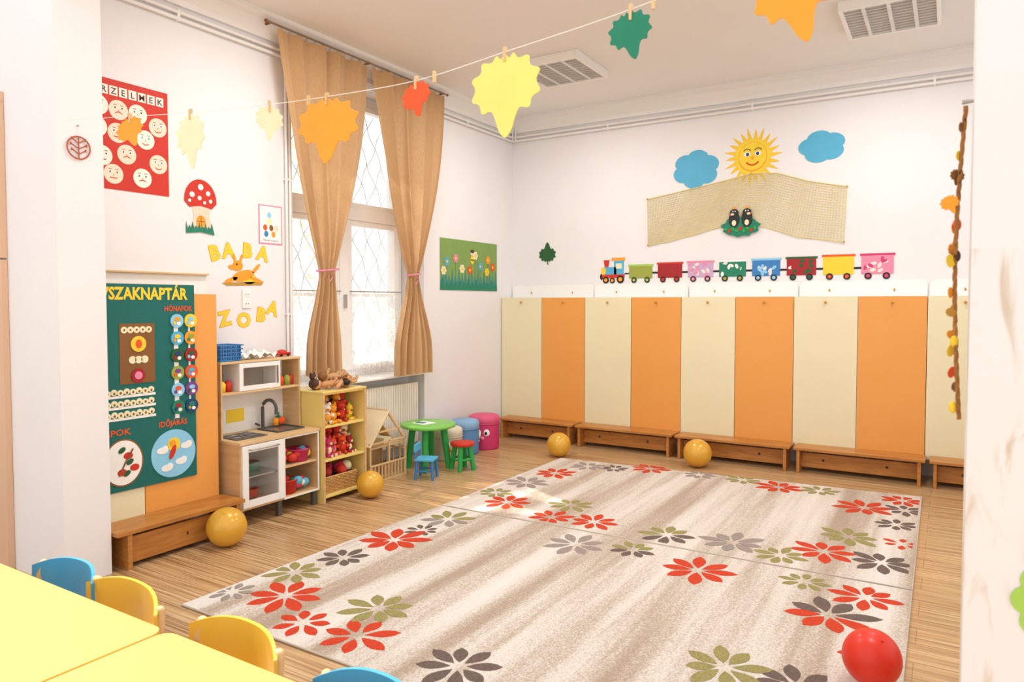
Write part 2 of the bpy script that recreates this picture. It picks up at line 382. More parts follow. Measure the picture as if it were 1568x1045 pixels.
rug('floral_rug',[(1.24,-5.34),(4.53,-5.33),(4.51,-3.125),(1.29,-3.165)],
 [(1.52,-3.98,R_,.25),(1.62,-4.98,R_,.23),(1.95,-5.16,R_,.17,7),(2.28,-5.12,R_,.2,7),(3.41,-3.45,R_,.23),(4.30,-3.36,R_,.19),(4.16,-3.70,R_,.24,8,D_),
  (1.55,-3.42,T_,.2,8,G_),(1.47,-4.40,D_,.17),(1.33,-5.1,T_,.12),(2.86,-5.1,D_,.2),(2.59,-3.42,T_,.21),(4.15,-4.5,D_,.2),
  (1.40,-4.72,G_,.18),(2.16,-4.84,G_,.2),(3.98,-3.30,G_,.14),(3.85,-4.5,G_,.2),(2.95,-3.32,D_,.16,8,G_),(4.37,-4.05,R_,.13,6),(1.55,-3.72,D_,.13)],(1.27,4.50,-5.31,-3.18))
# ------------------------------------------------------------------ cabinets & benches
def cab(k):
    o=Obj('folding_bed_cabinet'); xa=.01+1.12*k; xb=xa+1.115
    o.box(xa,xb,-.24,-.001,.19,1.655,white)
    o.box(xa,xa+.556,-.262,-.2405,.20,1.66,creamP); o.box(xa+.562,xb,-.262,-.2405,.20,1.66,orangeP)
    for c in (xa+.28,xa+.84):
        o.cyl((c,-.262,1.605),(c,-.280,1.605),.009,.012,C['ochre'],12); o.ell((c,-.282,1.605),(.013,.005,.013),C['ochre'],12,6)
    o.done(.002)
    b=Obj('cabinet_backboard'); r=.06; pts=[(xa+.005,1.662),(xb-.005,1.662)]
    for a in range(7): t=a/6*pi/2; pts.append((xb-.005-r+r*math.cos(t),1.815-r+r*math.sin(t)))
    for a in range(7): t=pi/2+a/6*pi/2; pts.append((xa+.005+r+r*math.cos(t),1.815-r+r*math.sin(t)))
    b.poly(pts,'Y',-.001,.018,white)
    for c in(xa+.28,xa+.84): b.box(c-.007,c+.007,-.028,-.019,1.71,1.735,C['ochre'])
    b.done(.003)
for k in range(5): cab(k)
def bench(xa,xb):
    o=Obj('wooden_bench'); o.box(xa,xb,-.52,-.265,.215,.24,pine)
    for x in (xa+.03,xb-.06):
        o.box(x,x+.028,-.505,-.28,0,.215,pine)
    o.box(xa+.058,xb-.06,-.40,-.38,.04,.18,pine)
    for x in(xa+.25,xb-.3): o.cyl((x,-.40,.12),(x,-.404,.12),.012,.012,C['dbrown'],10)
    o.done(.004)
for a,b in((.12,1.09),(1.13,2.24),(2.27,3.39),(3.42,4.50),(4.53,5.6)): bench(a,b)
o=Obj('folding_bed_cabinet')
o.box(.021,.24,-5.275,-4.40,.19,1.655,birchh)
o.box(.2405,.262,-5.275,-4.945,.20,1.66,creamP); o.box(.2405,.262,-4.94,-4.40,.20,1.66,orangeP); o.done(.002)
o=Obj('cabinet_backboard'); o.rect(-5.27,-4.30,1.662,1.80,'X',.001,.018,white); o.box(.001,.05,-5.27,-4.30,1.80,1.812,birchh); o.done(.002)
o=Obj('wooden_bench'); o.box(.265,.52,-5.27,-4.38,.215,.24,pine2)
for y in(-5.2,-4.44): o.box(.28,.505,y,y+.028,0,.215,pine2)
o.box(.46,.48,-5.17,-4.44,.03,.19,pine2); o.box(.48,.484,-4.8,-4.79,.1,.12,C['dbrown']); o.done(.004)
# ------------------------------------------------------------------ calendar board
o=Obj('season_calendar_board'); X=.263
o.rect(-5.27,-4.58,.42,1.72,'X',X,.012,C['board']); X+=.0122
o.text('ÉVSZAKNAPTÁR','X',X,-4.945,1.655,.105,C['yellow'],.62,bold=.004)
o.text('HÓNAPOK','X',X,-4.70,1.56,.05,C['ored'],.20,bold=.001)
o.text('NAPOK','X',X,-5.15,.79,.055,C['ored'],.22,bold=.001)
o.text('IDŐJÁRÁS','X',X,-4.75,.80,.05,C['ored'],.20,bold=.001)
o.rect(-5.10,-4.87,1.09,1.47,'X',X,.003,C['brown'])
for y in (-5.07,-5.03,-4.99,-4.95,-4.91): o.disc(y,1.43,.021,.021,'X',X+.003,.003,C['cream'],16); o.disc(y,1.43,.006,.008,'X',X+.006,.001,C['brown'],8)
o.disc(-4.98,1.34,.05,.05,'X',X+.003,.006,C['yellow']); o.disc(-4.98,1.34,.02,.028,'X',X+.009,.002,C['ored'])
for y in(-5.02,-4.98,-4.94): o.disc(y,1.24,.024,.024,'X',X+.003,.004,C['cream'],16)
o.disc(-4.985,1.14,.045,.045,'X',X+.003,.006,C['dred']); o.disc(-4.985,1.14,.025,.025,'X',X+.009,.002,C['pink'])
for z in (1.03,.96,.89):
    o.rect(-5.20,-4.87,z-.024,z-.008,'X',X,.003,C['white2'])
    for j in range(8): o.disc(-5.18+j*.04,z+.008+(.006 if j%2 else 0),.020,.020,'X',X,.006,C['cream'],14); o.disc(-5.18+j*.04,z+.008,.007,.009,'X',X+.006,.001,C['brown'],8)
cols=['sky','yellow','lblue','orange','leafg','dred','olive','ored','sky','purple','dgreen','navy']
o.rect(-4.735,-4.705,.83,1.5,'X',X,.003,C['white2']); o.rect(-4.630,-4.618,.86,1.5,'X',X,.003,C['white2'])
for j in range(12):
    y=-4.715 if j%2==0 else -4.615; z=1.48-(j//2)*.115
    o.disc(y,z,.046,.046,'X',X+.003,.008,C[cols[j]],20); o.disc(y,z+.012,.022,.014,'X',X+.011,.003,C[cols[(j*5+3)%12]],12); o.disc(y+.01,z-.018,.014,.012,'X',X+.011,.003,C['white2'],10); o.disc(y-.02,z-.012,.010,.012,'X',X+.011,.004,C[cols[(j*7+1)%12]],10)
o.disc(-4.75,.60,.158,.158,'X',X,.004,C['sky'],40)
o.disc(-4.75,.66,.045,.045,'X',X+.004,.003,C['yellow']); o.disc(-4.76,.61,.018,.05,'X',X+.007,.002,C['red'],12,-.4); o.disc(-4.76,.67,.02,.02,'X',X+.009,.002,C['orange'],12)
for y,z in((-4.83,.63),(-4.70,.54),(-4.80,.51),(-4.66,.64)): o.disc(y,z,.04,.022,'X',X+.004,.002,C['white2']); o.disc(y+.02,z+.01,.022,.02,'X',X+.004,.003,C['white2'])
o.disc(-5.09,.60,.13,.15,'X',X,.004,C['brown'],40); o.disc(-5.09,.60,.12,.14,'X',X+.004,.002,C['white2'],40)
for y,z in((-5.06,.64),(-5.02,.56),(-5.1,.54)): o.disc(y,z,.03,.022,'X',X+.006,.002,C['red'])
for y,z in((-5.05,.60),(-5.07,.53),(-5.1,.68)): o.disc(y,z,.026,.016,'X',X+.006,.003,C['leafg'],12,.6)
o.tube([(X+.009,-5.12,.52),(X+.009,-5.08,.6),(X+.009,-5.03,.68)],.005,C['brown'],6)
o.done()
# ------------------------------------------------------------------ wall decorations: left wall
fcA=M('face_white','F2ECDD',.6); fcB=M('face_peach','F3DCC4',.6)
def face(o,y,z,r,X,kind):
    o.disc(y,z,r,r,'X',X,.001,fcB if kind%2 else fcA,24)
    for s_ in(-1,1):
        o.disc(y+s_*r*.36,z+r*.2,r*.16,r*.13,'X',X+.001,.0008,C['white2'],12); o.disc(y+s_*r*.36,z+r*.2,r*.08,r*.1,'X',X+.0018,.0006,C['dbrown'] if kind%3 else C['blue'],10)
        o.rect(y+s_*r*.36-r*.17,y+s_*r*.36+r*.17,z+r*.46,z+r*.52,'X',X+.001,.0006,C['brown'])
    sg=[1,-1,.3][kind%3]
    pts=[(y+r*.38*t,z-r*.42-sg*r*.16*(1-t*t)) for t in[-1,-.6,-.2,.2,.6,1]]; pts+=[(a,b+r*.10) for a,b in reversed(pts)]
    o.poly(pts,'X',X+.001,.0006,C['red']); o.disc(y,z-r*.08,r*.07,r*.09,'X',X+.001,.0005,C['tan'],8)
o=Obj('emotions_poster'); o.rect(-5.13,-4.575,2.34,3.05,'X',0,.004,C['red'])
for i in range(8): o.rect(-5.105+i*.0635,-5.105+i*.0635+.054,2.947,3.008,'X',.004,.001,fcA)
for i,ch in enumerate('ÉRZELMEK'): o.text(ch,'X',.005,-5.078+i*.0635,2.974,.056,C['dbrown'],rot=0,bold=.0008,th=.0006)
k=0
for y,z in((-5.05,2.87),(-4.92,2.86),(-4.79,2.86),(-4.65,2.80),(-5.06,2.73),(-4.93,2.71),(-4.74,2.70),(-4.87,2.58),(-5.03,2.55),(-4.65,2.55),(-4.765,2.44),(-4.96,2.44)):
    face(o,y,z,.064,.004,k); k+=1
o.done()
o=Obj('mushroom_wall_sticker'); X=.001
pts=[(-4.46,2.33)]+[(-4.33-.13*math.cos(t*pi/12),2.34+.155*math.sin(t*pi/12)) for t in range(1,12)]+[(-4.20,2.33),(-4.24,2.29),(-4.33,2.305),(-4.42,2.29)]
o.poly([(-4.40,2.32),(-4.25,2.32),(-4.26,2.22),(-4.235,2.15),(-4.41,2.15),(-4.385,2.22)],'X',X,.003,M('mushroom_stem','EDD3BC',.7))
o.poly(pts,'X',X+.003,.003,C['red'])
for y,z,r in((-4.40,2.38,.02),(-4.33,2.44,.022),(-4.27,2.40,.018),(-4.34,2.36,.016),(-4.25,2.345,.014),(-4.42,2.335,.012),(-4.30,2.33,.012)): o.disc(y,z,r,r,'X',X+.006,.001,C['white2'],14)
o.poly([(-4.365,2.15),(-4.295,2.15),(-4.295,2.20)]+[(-4.33+.035*math.cos(t*pi/6),2.20+.035*math.sin(t*pi/6)) for t in range(1,6)]+[(-4.365,2.20)],'X',X+.003,.003,C['orange'])
o.rect(-4.332,-4.328,2.15,2.23,'X',X+.006,.001,C['brown']); o.rect(-4.365,-4.295,2.19,2.194,'X',X+.006,.001,C['brown'])
g=[(-4.45,2.10)]
for i in range(9): g+=[(-4.45+i*.026,2.11+(.05 if i%2 else .075)),(-4.437+i*.026,2.13)]
g+=[(-4.22,2.10),(-4.33,2.115)]
o.poly(g,'X',X+.005,.002,C['dgreen']); o.done()
o=Obj('pinned_picture'); o.rect(-3.82,-3.59,2.07,2.38,'X',.001,.003,C['pink']); o.rect(-3.81,-3.60,2.08,2.37,'X',.004,.001,C['white2'])
for y,z,c in((-3.72,2.30,'sky'),(-3.76,2.20,'ored'),(-3.70,2.20,'brown'),(-3.65,2.20,'skin'),(-3.75,2.15,'blue'),(-3.68,2.15,'orange')): o.disc(y,z,.02,.025,'X',.005,.001,C[c],12)
o.disc(-3.72,2.25,.028,.03,'X',.005,.0012,C['cream'],14)
o.text('Nyuszi csoport','X',.005,-3.705,2.10,.022,C['dbrown'],.15,th=.0006); o.done()
o=Obj('letter_cutouts')
for t,y,z,r in(('B',-4.22,1.965,.25),('A',-4.10,1.99,.1),('B',-3.93,2.0,-.05),('A',-3.785,1.985,-.2),('S',-4.29,1.52,.3),('Z',-4.14,1.475,.2),('O',-3.97,1.46,0),('B',-3.81,1.50,-.15),('A',-3.695,1.55,-.3)):
    o.text(t,'X',0,y,z,.15,C['orange'],rot=r,bold=.010,th=.001); o.text(t,'X',0,y,z,.15,C['yellow'],rot=r,bold=.007,th=.0025)
o.done()
o=Obj('animal_wall_sticker'); c=C['orange']; cx,cz=-3.97,1.81
o.disc(cx,cz,.10,.04,'X',.001,.004,c,24,.25); o.disc(cx-.05,cz+.075,.045,.04,'X',.001,.005,c,20); o.disc(cx+.05,cz-.02,.07,.045,'X',.001,.003,C['yellow'],20)
for a in((-.11,-.035,.06,.016,.3),(.12,-.03,.06,.016,-.3),(-.08,.13,.010,.035,.3),(-.02,.13,.010,.035,-.3),(.12,.06,.05,.014,.8),(-.10,.06,.035,.018,-.2)): o.disc(cx+a[0],cz+a[1],a[2],a[3],'X',.001,.004,c,16,a[4])
o.poly([(cx-.19,cz-.06),(cx+.19,cz-.04),(cx+.17,cz-.07),(cx-.15,cz-.08)],'X',.001,.003,C['ochre'])
o.disc(cx-.06,cz+.085,.007,.009,'X',.006,.001,C['dbrown'],10)
o.done()
o=Obj('wall_outlet'); o.rect(-3.985,-3.905,1.56,1.70,'X',.001,.010,white)
for z in(1.595,1.665): o.disc(-3.945,z,.024,.024,'X',.011,.002,trimw); o.disc(-3.955,z,.004,.004,'X',.013,.001,dgrey,8); o.disc(-3.935,z,.004,.004,'X',.013,.001,dgrey,8)
o.done(.002)
o=Obj('flower_meadow_poster'); X=.001; ya,yb,za,zb=-1.48,-.36,1.74,2.30
o.rect(ya,yb,za,zb,'X',X,.003,C['grass'])
def zig(y0,y1,zb_,h,n,ph):
    p=[(y0,za)]
    for i in range(n): t=(y1-y0)/n; p+=[(y0+i*t+.001,zb_),(y0+(i+.5)*t,zb_+h*(1 if (i+ph)%2 else .6))]
    return p+[(y1,zb_),(y1,za)]
o.poly(zig(ya,yb,za+.08,.16,18,0),'X',X+.003,.0015,C['teal']); o.poly(zig(ya,yb,za+.04,.09,14,1),'X',X+.0045,.0015,C['dgreen'])
for y,z,c in((-1.36,2.05,'lblue'),(-1.20,2.09,'pink'),(-1.08,1.98,'cream'),(-.93,1.97,'ored'),(-.72,2.02,'lblue'),(-.56,2.10,'orange'),(-.46,2.02,'ored'),(-1.42,1.95,'cream'),(-.58,1.96,'yellow'),(-.82,2.14,'cream')):
    o.rect(y-.004,y+.004,za+.08,z,'X',X+.003,.001,C['dgreen'])
    for q in range(6): o.disc(y+.032*math.cos(q*1.047),z+.032*math.sin(q*1.047),.019,.019,'X',X+.0065,.0012,C[c],10)
    o.disc(y,z,.017,.017,'X',X+.0077,.001,C['yellow'],10)
y,z=-.88,2.09
o.disc(y,z,.035,.05,'X',X+.005,.002,C['yellow'],16); o.rect(y-.03,y+.03,z-.01,z+.005,'X',X+.007,.001,C['dbrown']); o.disc(y,z+.075,.036,.034,'X',X+.005,.002,C['skin'],16); o.disc(y,z+.095,.038,.02,'X',X+.007,.001,C['dbrown'],16)
o.done()
# ------------------------------------------------------------------ wall decorations: back wall
Y=-.001
o=Obj('sun_wall_sticker'); cx,cz=2.90,3.10
pts=[]
for i in range(110):
    a=2*pi*i/110; k=i%5; r=[.30,.245,.19,.185,.235][k]
    if (i//5)%2: r*= .92
    a+=.05*(r-.18)/.12
    pts.append((cx+r*math.cos(a),cz+r*math.sin(a)*1.02))
o.poly(pts,'Y',Y,.002,M('sun_yellow','F1C432',.6)); o.disc(cx,cz,.18,.185,'Y',Y-.002,.003,C['yellow'],40); o.disc(cx,cz,.145,.15,'Y',Y-.005,.0015,C['orange'],36); o.disc(cx,cz+.005,.138,.14,'Y',Y-.0065,.0015,C['yellow'],36)
for s_ in(-1,1):
    o.disc(cx+s_*.055,cz+.03,.034,.022,'Y',Y-.008,.001,C['white2'],16); o.disc(cx+s_*.05,cz+.028,.016,.018,'Y',Y-.009,.001,C['navy'],12)
    o.tube([(cx+s_*(.02+.07*t),Y-.010,cz+.065+.02*math.sin(pi*t)) for t in(0,.25,.5,.75,1)],.004,C['dbrown'],5)
o.disc(cx,cz-.01,.015,.02,'Y',Y-.008,.002,C['orange'],12)
o.tube([(cx+.06*t,Y-.010,cz-.055-.03*(1-t*t)) for t in(-1,-.6,-.2,.2,.6,1)],.007,C['red'],6)
o.done()
def cloud(cx,cz,rx,rz,n,ph):
    o=Obj('cloud_wall_sticker'); pts=[]
    for i in range(96):
        a=2*pi*i/96; k=.84+.18*abs(math.sin(n*a/2+ph))**.7; pts.append((cx+rx*k*math.cos(a),cz+rz*k*math.sin(a)))
    o.poly(pts,'Y',Y,.004,C['lblue']); o.done()
cloud(2.31,3.03,.25,.20,6,.4); cloud(3.56,3.13,.215,.155,5,.2)
# net
o=Obj('decorative_wall_net'); netm=M('net_cord','F0DC92',.8)
top=[(1.77,2.75),(2.25,2.82),(2.62,2.88),(2.89,2.93),(3.14,2.91),(3.45,2.80),(3.79,2.72)]
bot=[(1.78,2.24),(2.0,2.27),(2.28,2.33),(2.62,2.41),(2.96,2.40),(3.35,2.26),(3.77,2.19)]
def interp(P,t):
    k=t*(len(P)-1); i=min(int(k),len(P)-2); f=k-i
    return (P[i][0]+(P[i+1][0]-P[i][0])*f,P[i][1]+(P[i+1][1]-P[i][1])*f)
def npt(u,v):
    a=interp(top,u);b=interp(bot,u); return (a[0]+(b[0]-a[0])*v,-.012-.004*math.sin(u*40),a[1]+(b[1]-a[1])*v)
NU,NV=84,22
for i in range(NU+1): o.tube([npt(i/NU,j/NV) for j in range(NV+1)],.0030,netm,3)
for j in range(NV+1): o.tube([npt(i/NU,j/NV) for i in range(NU+1)],.006 if j in(0,NV) else .0030,netm,3)
for u in(0,.5,1):
    for v in(0,1): p=npt(u,v); o.cyl((p[0],0,p[2]),(p[0],-.02,p[2]),.006,.01,C['ochre'],8)
o.done()
# moles
o=Obj('moles_wall_sticker'); cx,cz=2.79,2.45
pts=[(cx+.19*math.cos(a)*(1+.08*math.sin(9*a)),cz-.06+.10*math.sin(a)*(1+.08*math.cos(11*a))) for a in[2*pi*i/60 for i in range(60)]]
o.poly(pts,'Y',-.02,.004,C['dgreen'])
for s_ in(-1,1):
    x=cx+s_*.065
    o.disc(x,cz+.02,.055,.09,'Y',-.024,.004,black,24); o.disc(x+s_*.0,cz+.085,.045,.04,'Y',-.028,.003,black,20)
    o.disc(x+s_*.02,cz+.07,.022,.012,'Y',-.031,.002,C['skin'],12); o.disc(x+s_*.04,cz+.07,.008,.008,'Y',-.033,.002,C['red'],10)
    o.disc(x+.012,cz+.10,.006,.008,'Y',-.031,.002,C['white2'],8); o.disc(x-.012,cz+.10,.006,.008,'Y',-.031,.002,C['white2'],8)
    o.disc(x,cz+.135,.018,.012,'Y',-.028,.003,C['orange'],12); o.disc(x,cz-.02,.022,.03,'Y',-.028,.003,C['cream'],16)
for i in range(9): o.disc(cx-.15+i*.037,cz-.08-(.02 if i%2 else 0),.022,.014,'Y',-.024,.006,C['red'] if i%3==1 else C['green'],12,i)
o.done()
LH=[(0,.5),(.06,.42),(.12,.5),(.18,.40),(.34,.44),(.33,.30),(.50,.25),(.41,.12),(.5,-.02),(.36,-.06),(.34,-.2),(.2,-.15),(.14,-.26),(.09,-.42),(0,-.52)]
def leafpts(cx,cz,w,h,rot=0):
    P=[(x,z) for x,z in LH]+[(-x,z) for x,z in reversed(LH[1:-1])]
    for _ in range(2):
        Q=[]
        for i in range(len(P)):
            a=P[i];b=P[(i+1)%len(P)]; Q+=[(a[0]*.78+b[0]*.22,a[1]*.78+b[1]*.22),(a[0]*.22+b[0]*.78,a[1]*.22+b[1]*.78)]
        P=Q
    return [(cx+(x*w*math.cos(rot)-z*h*math.sin(rot)),cz+(x*w*math.sin(rot)+z*h*math.cos(rot))) for x,z in P]
o=Obj('maple_leaf_wall_sticker'); o.poly(leafpts(.50,2.21,.24,.24,pi),'Y',Y,.004,C['leafg']); o.tube([(.50,-.006,2.12),(.51,-.006,2.06)],.005,C['leafg'],6); o.done()
# train
o=Obj('paper_train_frieze')
def wheel(x,z,r,c): o.disc(x,z,r,r,'Y',-.005,.003,black,20); o.disc(x,z,r*.55,r*.55,'Y',-.008,.001,C[c],12)
o.rect(1.22,1.50,1.885,1.925,'Y',Y,.004,C['red'])
o.rect(1.235,1.40,1.925,2.01,'Y',Y,.004,C['lblue']); o.rect(1.37,1.49,1.925,2.08,'Y',Y,.004,C['lblue']); o.rect(1.395,1.465,1.99,2.05,'Y',-.005,.001,C['cream'])
o.rect(1.34,1.505,2.08,2.115,'Y',Y,.004,C['orange']); o.poly([(1.255,2.01),(1.30,2.01),(1.315,2.09),(1.24,2.09)],'Y',Y,.004,C['red']); o.disc(1.24,1.965,.03,.045,'Y',-.003,.004,C['yellow'])
o.disc(1.215,1.90,.02,.035,'Y',Y,.003,black)
wheel(1.27,1.862,.038,'orange'); wheel(1.35,1.856,.032,'orange'); wheel(1.45,1.868,.045,'orange')
cars=[('olive','lime',2.03),('dred','red',2.045),('lilac','pink',2.05),('dgreen','white2',2.05),('blue','sky',2.055),('dred','leafg',2.06),('yellow','ored',2.07),('pink','hot',2.07)]
tc=M('tape_white','E9E2D8',.3)
for i,(c1,c2,zt) in enumerate(cars):
    xa=1.555+.3385*i; xb=xa+.275
    o.rect(xa,xb,1.875,zt,'Y',Y,.004,C[c1]); o.rect(xa-.012,xb+.012,zt-.02,zt,'Y',-.002,.004,C[c2])
    for j in range(12):
        if i in (0,1,6): break
        o.disc(xa+.03+random.random()*.21,1.90+random.random()*.12,.028,.016,'Y',-.005,.0008+j*.0001,random.choice([C[c2],tc,C[c1]]),9,random.random()*3)
    if i<7: o.rect(xb,xb+.065,1.925,1.945,'Y',Y,.003,black)
    wheel(xa+.06,1.857,.032,'olive' if c2=='white2' else c2); wheel(xb-.06,1.857,.032,'olive' if c2=='white2' else c2)
o.rect(1.50,1.56,1.925,1.94,'Y',Y,.003,black)
o.done()
# ------------------------------------------------------------------ ceiling lights
def fixture(xa,xb,ya,yb):
    o=Obj('ceiling_light'); z0,z1=HC-.075,HC-.001; w=.03
    o.box(xa,xb,ya,yb,z1-.012,z1,white)
    o.box(xa,xa+w,ya,yb,z0,z1-.012,white); o.box(xb-w,xb,ya,yb,z0,z1-.012,white); o.box(xa+w,xb-w,ya,ya+w,z0,z1-.012,white); o.box(xa+w,xb-w,yb-w,yb,z0,z1-.012,white)
    al=M('louvre_aluminium','DAD7D2',.3,.03,metal=.3)
    nx=4
    for i in range(1,nx):
        x=xa+(xb-xa)*i/nx; o.box(x-.014,x+.014,ya+w,yb-w,z0+.002,z1-.02,al)
    for j in range(1,12):
        y=ya+(yb-ya)*j/12; o.box(xa+w,xb-w,y-.003,y+.003,z0+.004,z1-.045,al)
    for i in range(nx):
        x=xa+(xb-xa)*(i+.5)/nx; o.cyl((x,ya+w,z1-.03),(x,yb-w,z1-.03),.013,.013,white,10)
    o.done(.002)
fixture(1.12,1.80,-1.84,-1.16); fixture(3.90,4.56,-1.70,-1.0)
# ------------------------------------------------------------------ play kitchen
o=Obj('toy_play_kitchen'); ya,yb=-4.345,-3.61
for y in(ya+.01,yb-.045,-4.0):
    for x in(.05,.37): o.box(x,x+.035,y,y+.035,0,.12,dgrey)
o.box(.02,.42,ya,ya+.015,.12,.59,birch); o.box(.02,.42,yb-.015,yb,.12,.59,birch); o.box(.02,.415,-3.975,-3.96,.135,.59,white)
o.box(.02,.42,ya+.015,yb-.015,.12,.137,birchh); o.box(.02,.03,ya+.015,yb-.015,.137,.59,white)
o.box(.015,.435,ya-.005,yb+.005,.59,.612,birchh)
fr(o,ya+.012,-3.968,.14,.585,.05,.42,.438,white); o.box(.425,.430,ya+.062,-4.018,.19,.535,glassM)
o.box(.04,.40,ya+.015,-3.975,.34,.35,steel)
for y,z,c in((-4.22,.15,dgrey),(-4.1,.15,C['red']),(-4.22,.352,steel),(-4.09,.352,C['dgreen'])): o.lathe([(0,0),(.05,0),(.055,.05),(.057,.06),(.05,.06),(.045,.01)],(.22,y,z),c,20)
o.tube([(.438,-4.28,.555),(.462,-4.28,.555),(.462,-4.03,.555),(.438,-4.03,.555)],.006,steel,8)
o.box(.03,.41,-3.96,yb-.015,.35,.365,birchh)
fr(o,-3.962,yb-.004,.12,.59,.012,.421,.430,white)
o.box(.10,.34,-4.30,-4.03,.612,.617,dgrey)
for y in(-4.23,-4.10): o.tube([(.22+.05*math.cos(a*pi/10),y+.05*math.sin(a*pi/10),.619) for a in range(20)],.003,steel,6,True)
o.box(.09,.33,-3.93,-3.915,.612,.625,dgrey);o.box(.09,.33,-3.685,-3.67,.612,.625,dgrey);o.box(.09,.105,-3.915,-3.685,.612,.625,dgrey);o.box(.315,.33,-3.915,-3.685,.612,.625,dgrey);o.box(.105,.315,-3.915,-3.685,.612,.616,steel)
o.tube([(.07,-3.86,.61)]+[(.07+.06-.06*math.cos(t*pi/8),-3.86+.004*t,.78+.06*math.sin(t*pi/8)) for t in range(9)]+[(.19,-3.828,.73)],.013,dgrey,10)
o.tube([(.07,-3.89,.64),(.07,-3.93,.66)],.008,dgrey,8)
o.box(.02,.22,ya,ya+.015,.612,1.155,birch); o.box(.02,.22,yb-.015,yb,.612,1.155,birch); o.box(.015,.225,ya-.003,yb+.003,1.155,1.172,birchh)
o.box(.02,.22,ya+.015,yb-.015,.93,.945,birchh); o.box(.02,.026,ya+.015,yb-.015,.612,.93,white)
fr(o,-4.185,-3.81,.947,1.152,.035,.2,.222,white); o.box(.03,.2,-4.185,-4.175,.945,1.155,white); o.box(.03,.2,-3.82,-3.81,.945,1.155,white); o.box(.03,.036,-4.18,-3.82,.945,1.155,M('microwave_inside','A8A39A',.5)); o.box(.205,.21,-4.15,-3.845,.98,1.12,glassM)
o.box(.222,.235,-3.845,-3.838,.98,1.12,steel)
o.rect(-4.16,-4.0,.69,.79,'X',.026,.003,C['yellow']); o.rect(-4.33,-4.27,.72,.80,'X',.026,.003,C['yellow'])
o.done(.002)
o=Obj('toy_kitchenware')
for y,z,c,r in((-4.29,.945,'yellow',.03),(-4.23,.945,'red',.025),(-3.76,.945,'ored',.03),(-3.69,.945,'olive',.028),(-3.65,.945,'red',.02)): o.lathe([(0,0),(r,0),(r*1.1,.06),(r*.6,.08),(0,.085)],(.15,y,z),C[c],16)
for i in range(22):
    c=random.choice(['hot','red','yellow','pink','green','cream','lblue','orange']); y=-3.92+random.random()*.26; z=.15+(.225 if i%2 else 0)+random.random()*.07
    s=random.uniform(.025,.04); o.ell((.29+random.random()*.09,y,z+.03),(s,s*1.1,s*.9),C[c],14,8)
o.lathe([(0,0),(.07,0),(.085,.09),(.09,.09),(.088,.1),(.06,.01)],(.33,-3.74,.367),C['hot'],20)
o.lathe([(0,0),(.07,0),(.085,.1),(.09,.1),(.088,.11),(.06,.01)],(.33,-3.86,.138),C['red'],20)
o.lathe([(0,0),(.025,0),(.025,.12),(.008,.14),(.008,.16),(0,.16)],(.36,-3.92,.367),C['white2'],14)
o.lathe([(0,0),(.022,0),(.026,.05),(.01,.06),(0,.06)],(.10,-3.76,.626),C['orange'],14); o.ell((.12,-3.72,.66),.03,C['ored'],12,8); o.lathe([(0,0),(.02,0),(.02,.06),(.008,.07),(.008,.09),(0,.09)],(.06,-3.70,.626),C['dgreen'],12)
o.done()
o=Obj('blue_plastic_basket')
for k in range(5):
    z=1.174+k*.028; e=.004*k
    fr_=[(.05-e,-4.33-e),(.20+e,-4.33-e),(.20+e,-4.16+e),(.05-e,-4.16+e)]
    o.tube([(x,y,z+.004) for x,y in fr_],.005,C['blue'],6,True)
for i in range(9):
    for x in(.05,.20): y=-4.33+i*.021; o.box(x-.003,x+.003,y,y+.008,1.174,1.29,C['blue'])
for i in range(8):
    for y in(-4.33,-4.16): x=.05+i*.019; o.box(x,x+.008,y-.003,y+.003,1.174,1.29,C['blue'])
o.box(.05,.20,-4.33,-4.16,1.173,1.177,C['blue']); o.done()
o=Obj('folded_lace_cloth')
o.sheet(lambda u,v:(.05+.15*v,-4.12+.30*u,1.192+.045*abs(math.sin(u*7))*abs(math.cos(v*4))+.01*math.sin(u*30+v*9)*.8),40,14,C['white2'],(0,0,-.008)); o.done()
o=Obj('toy_car'); o.box(.08,.15,-3.77,-3.64,1.182,1.205,C['red']); o.ell((.115,-3.705,1.207),(.03,.045,.02),C['red'])
for y in(-3.74,-3.67):
    for x in(.08,.15): o.cyl((x-.004,y,1.186),(x+.004,y,1.186),.012,.012,black,12)
o.done(.004)
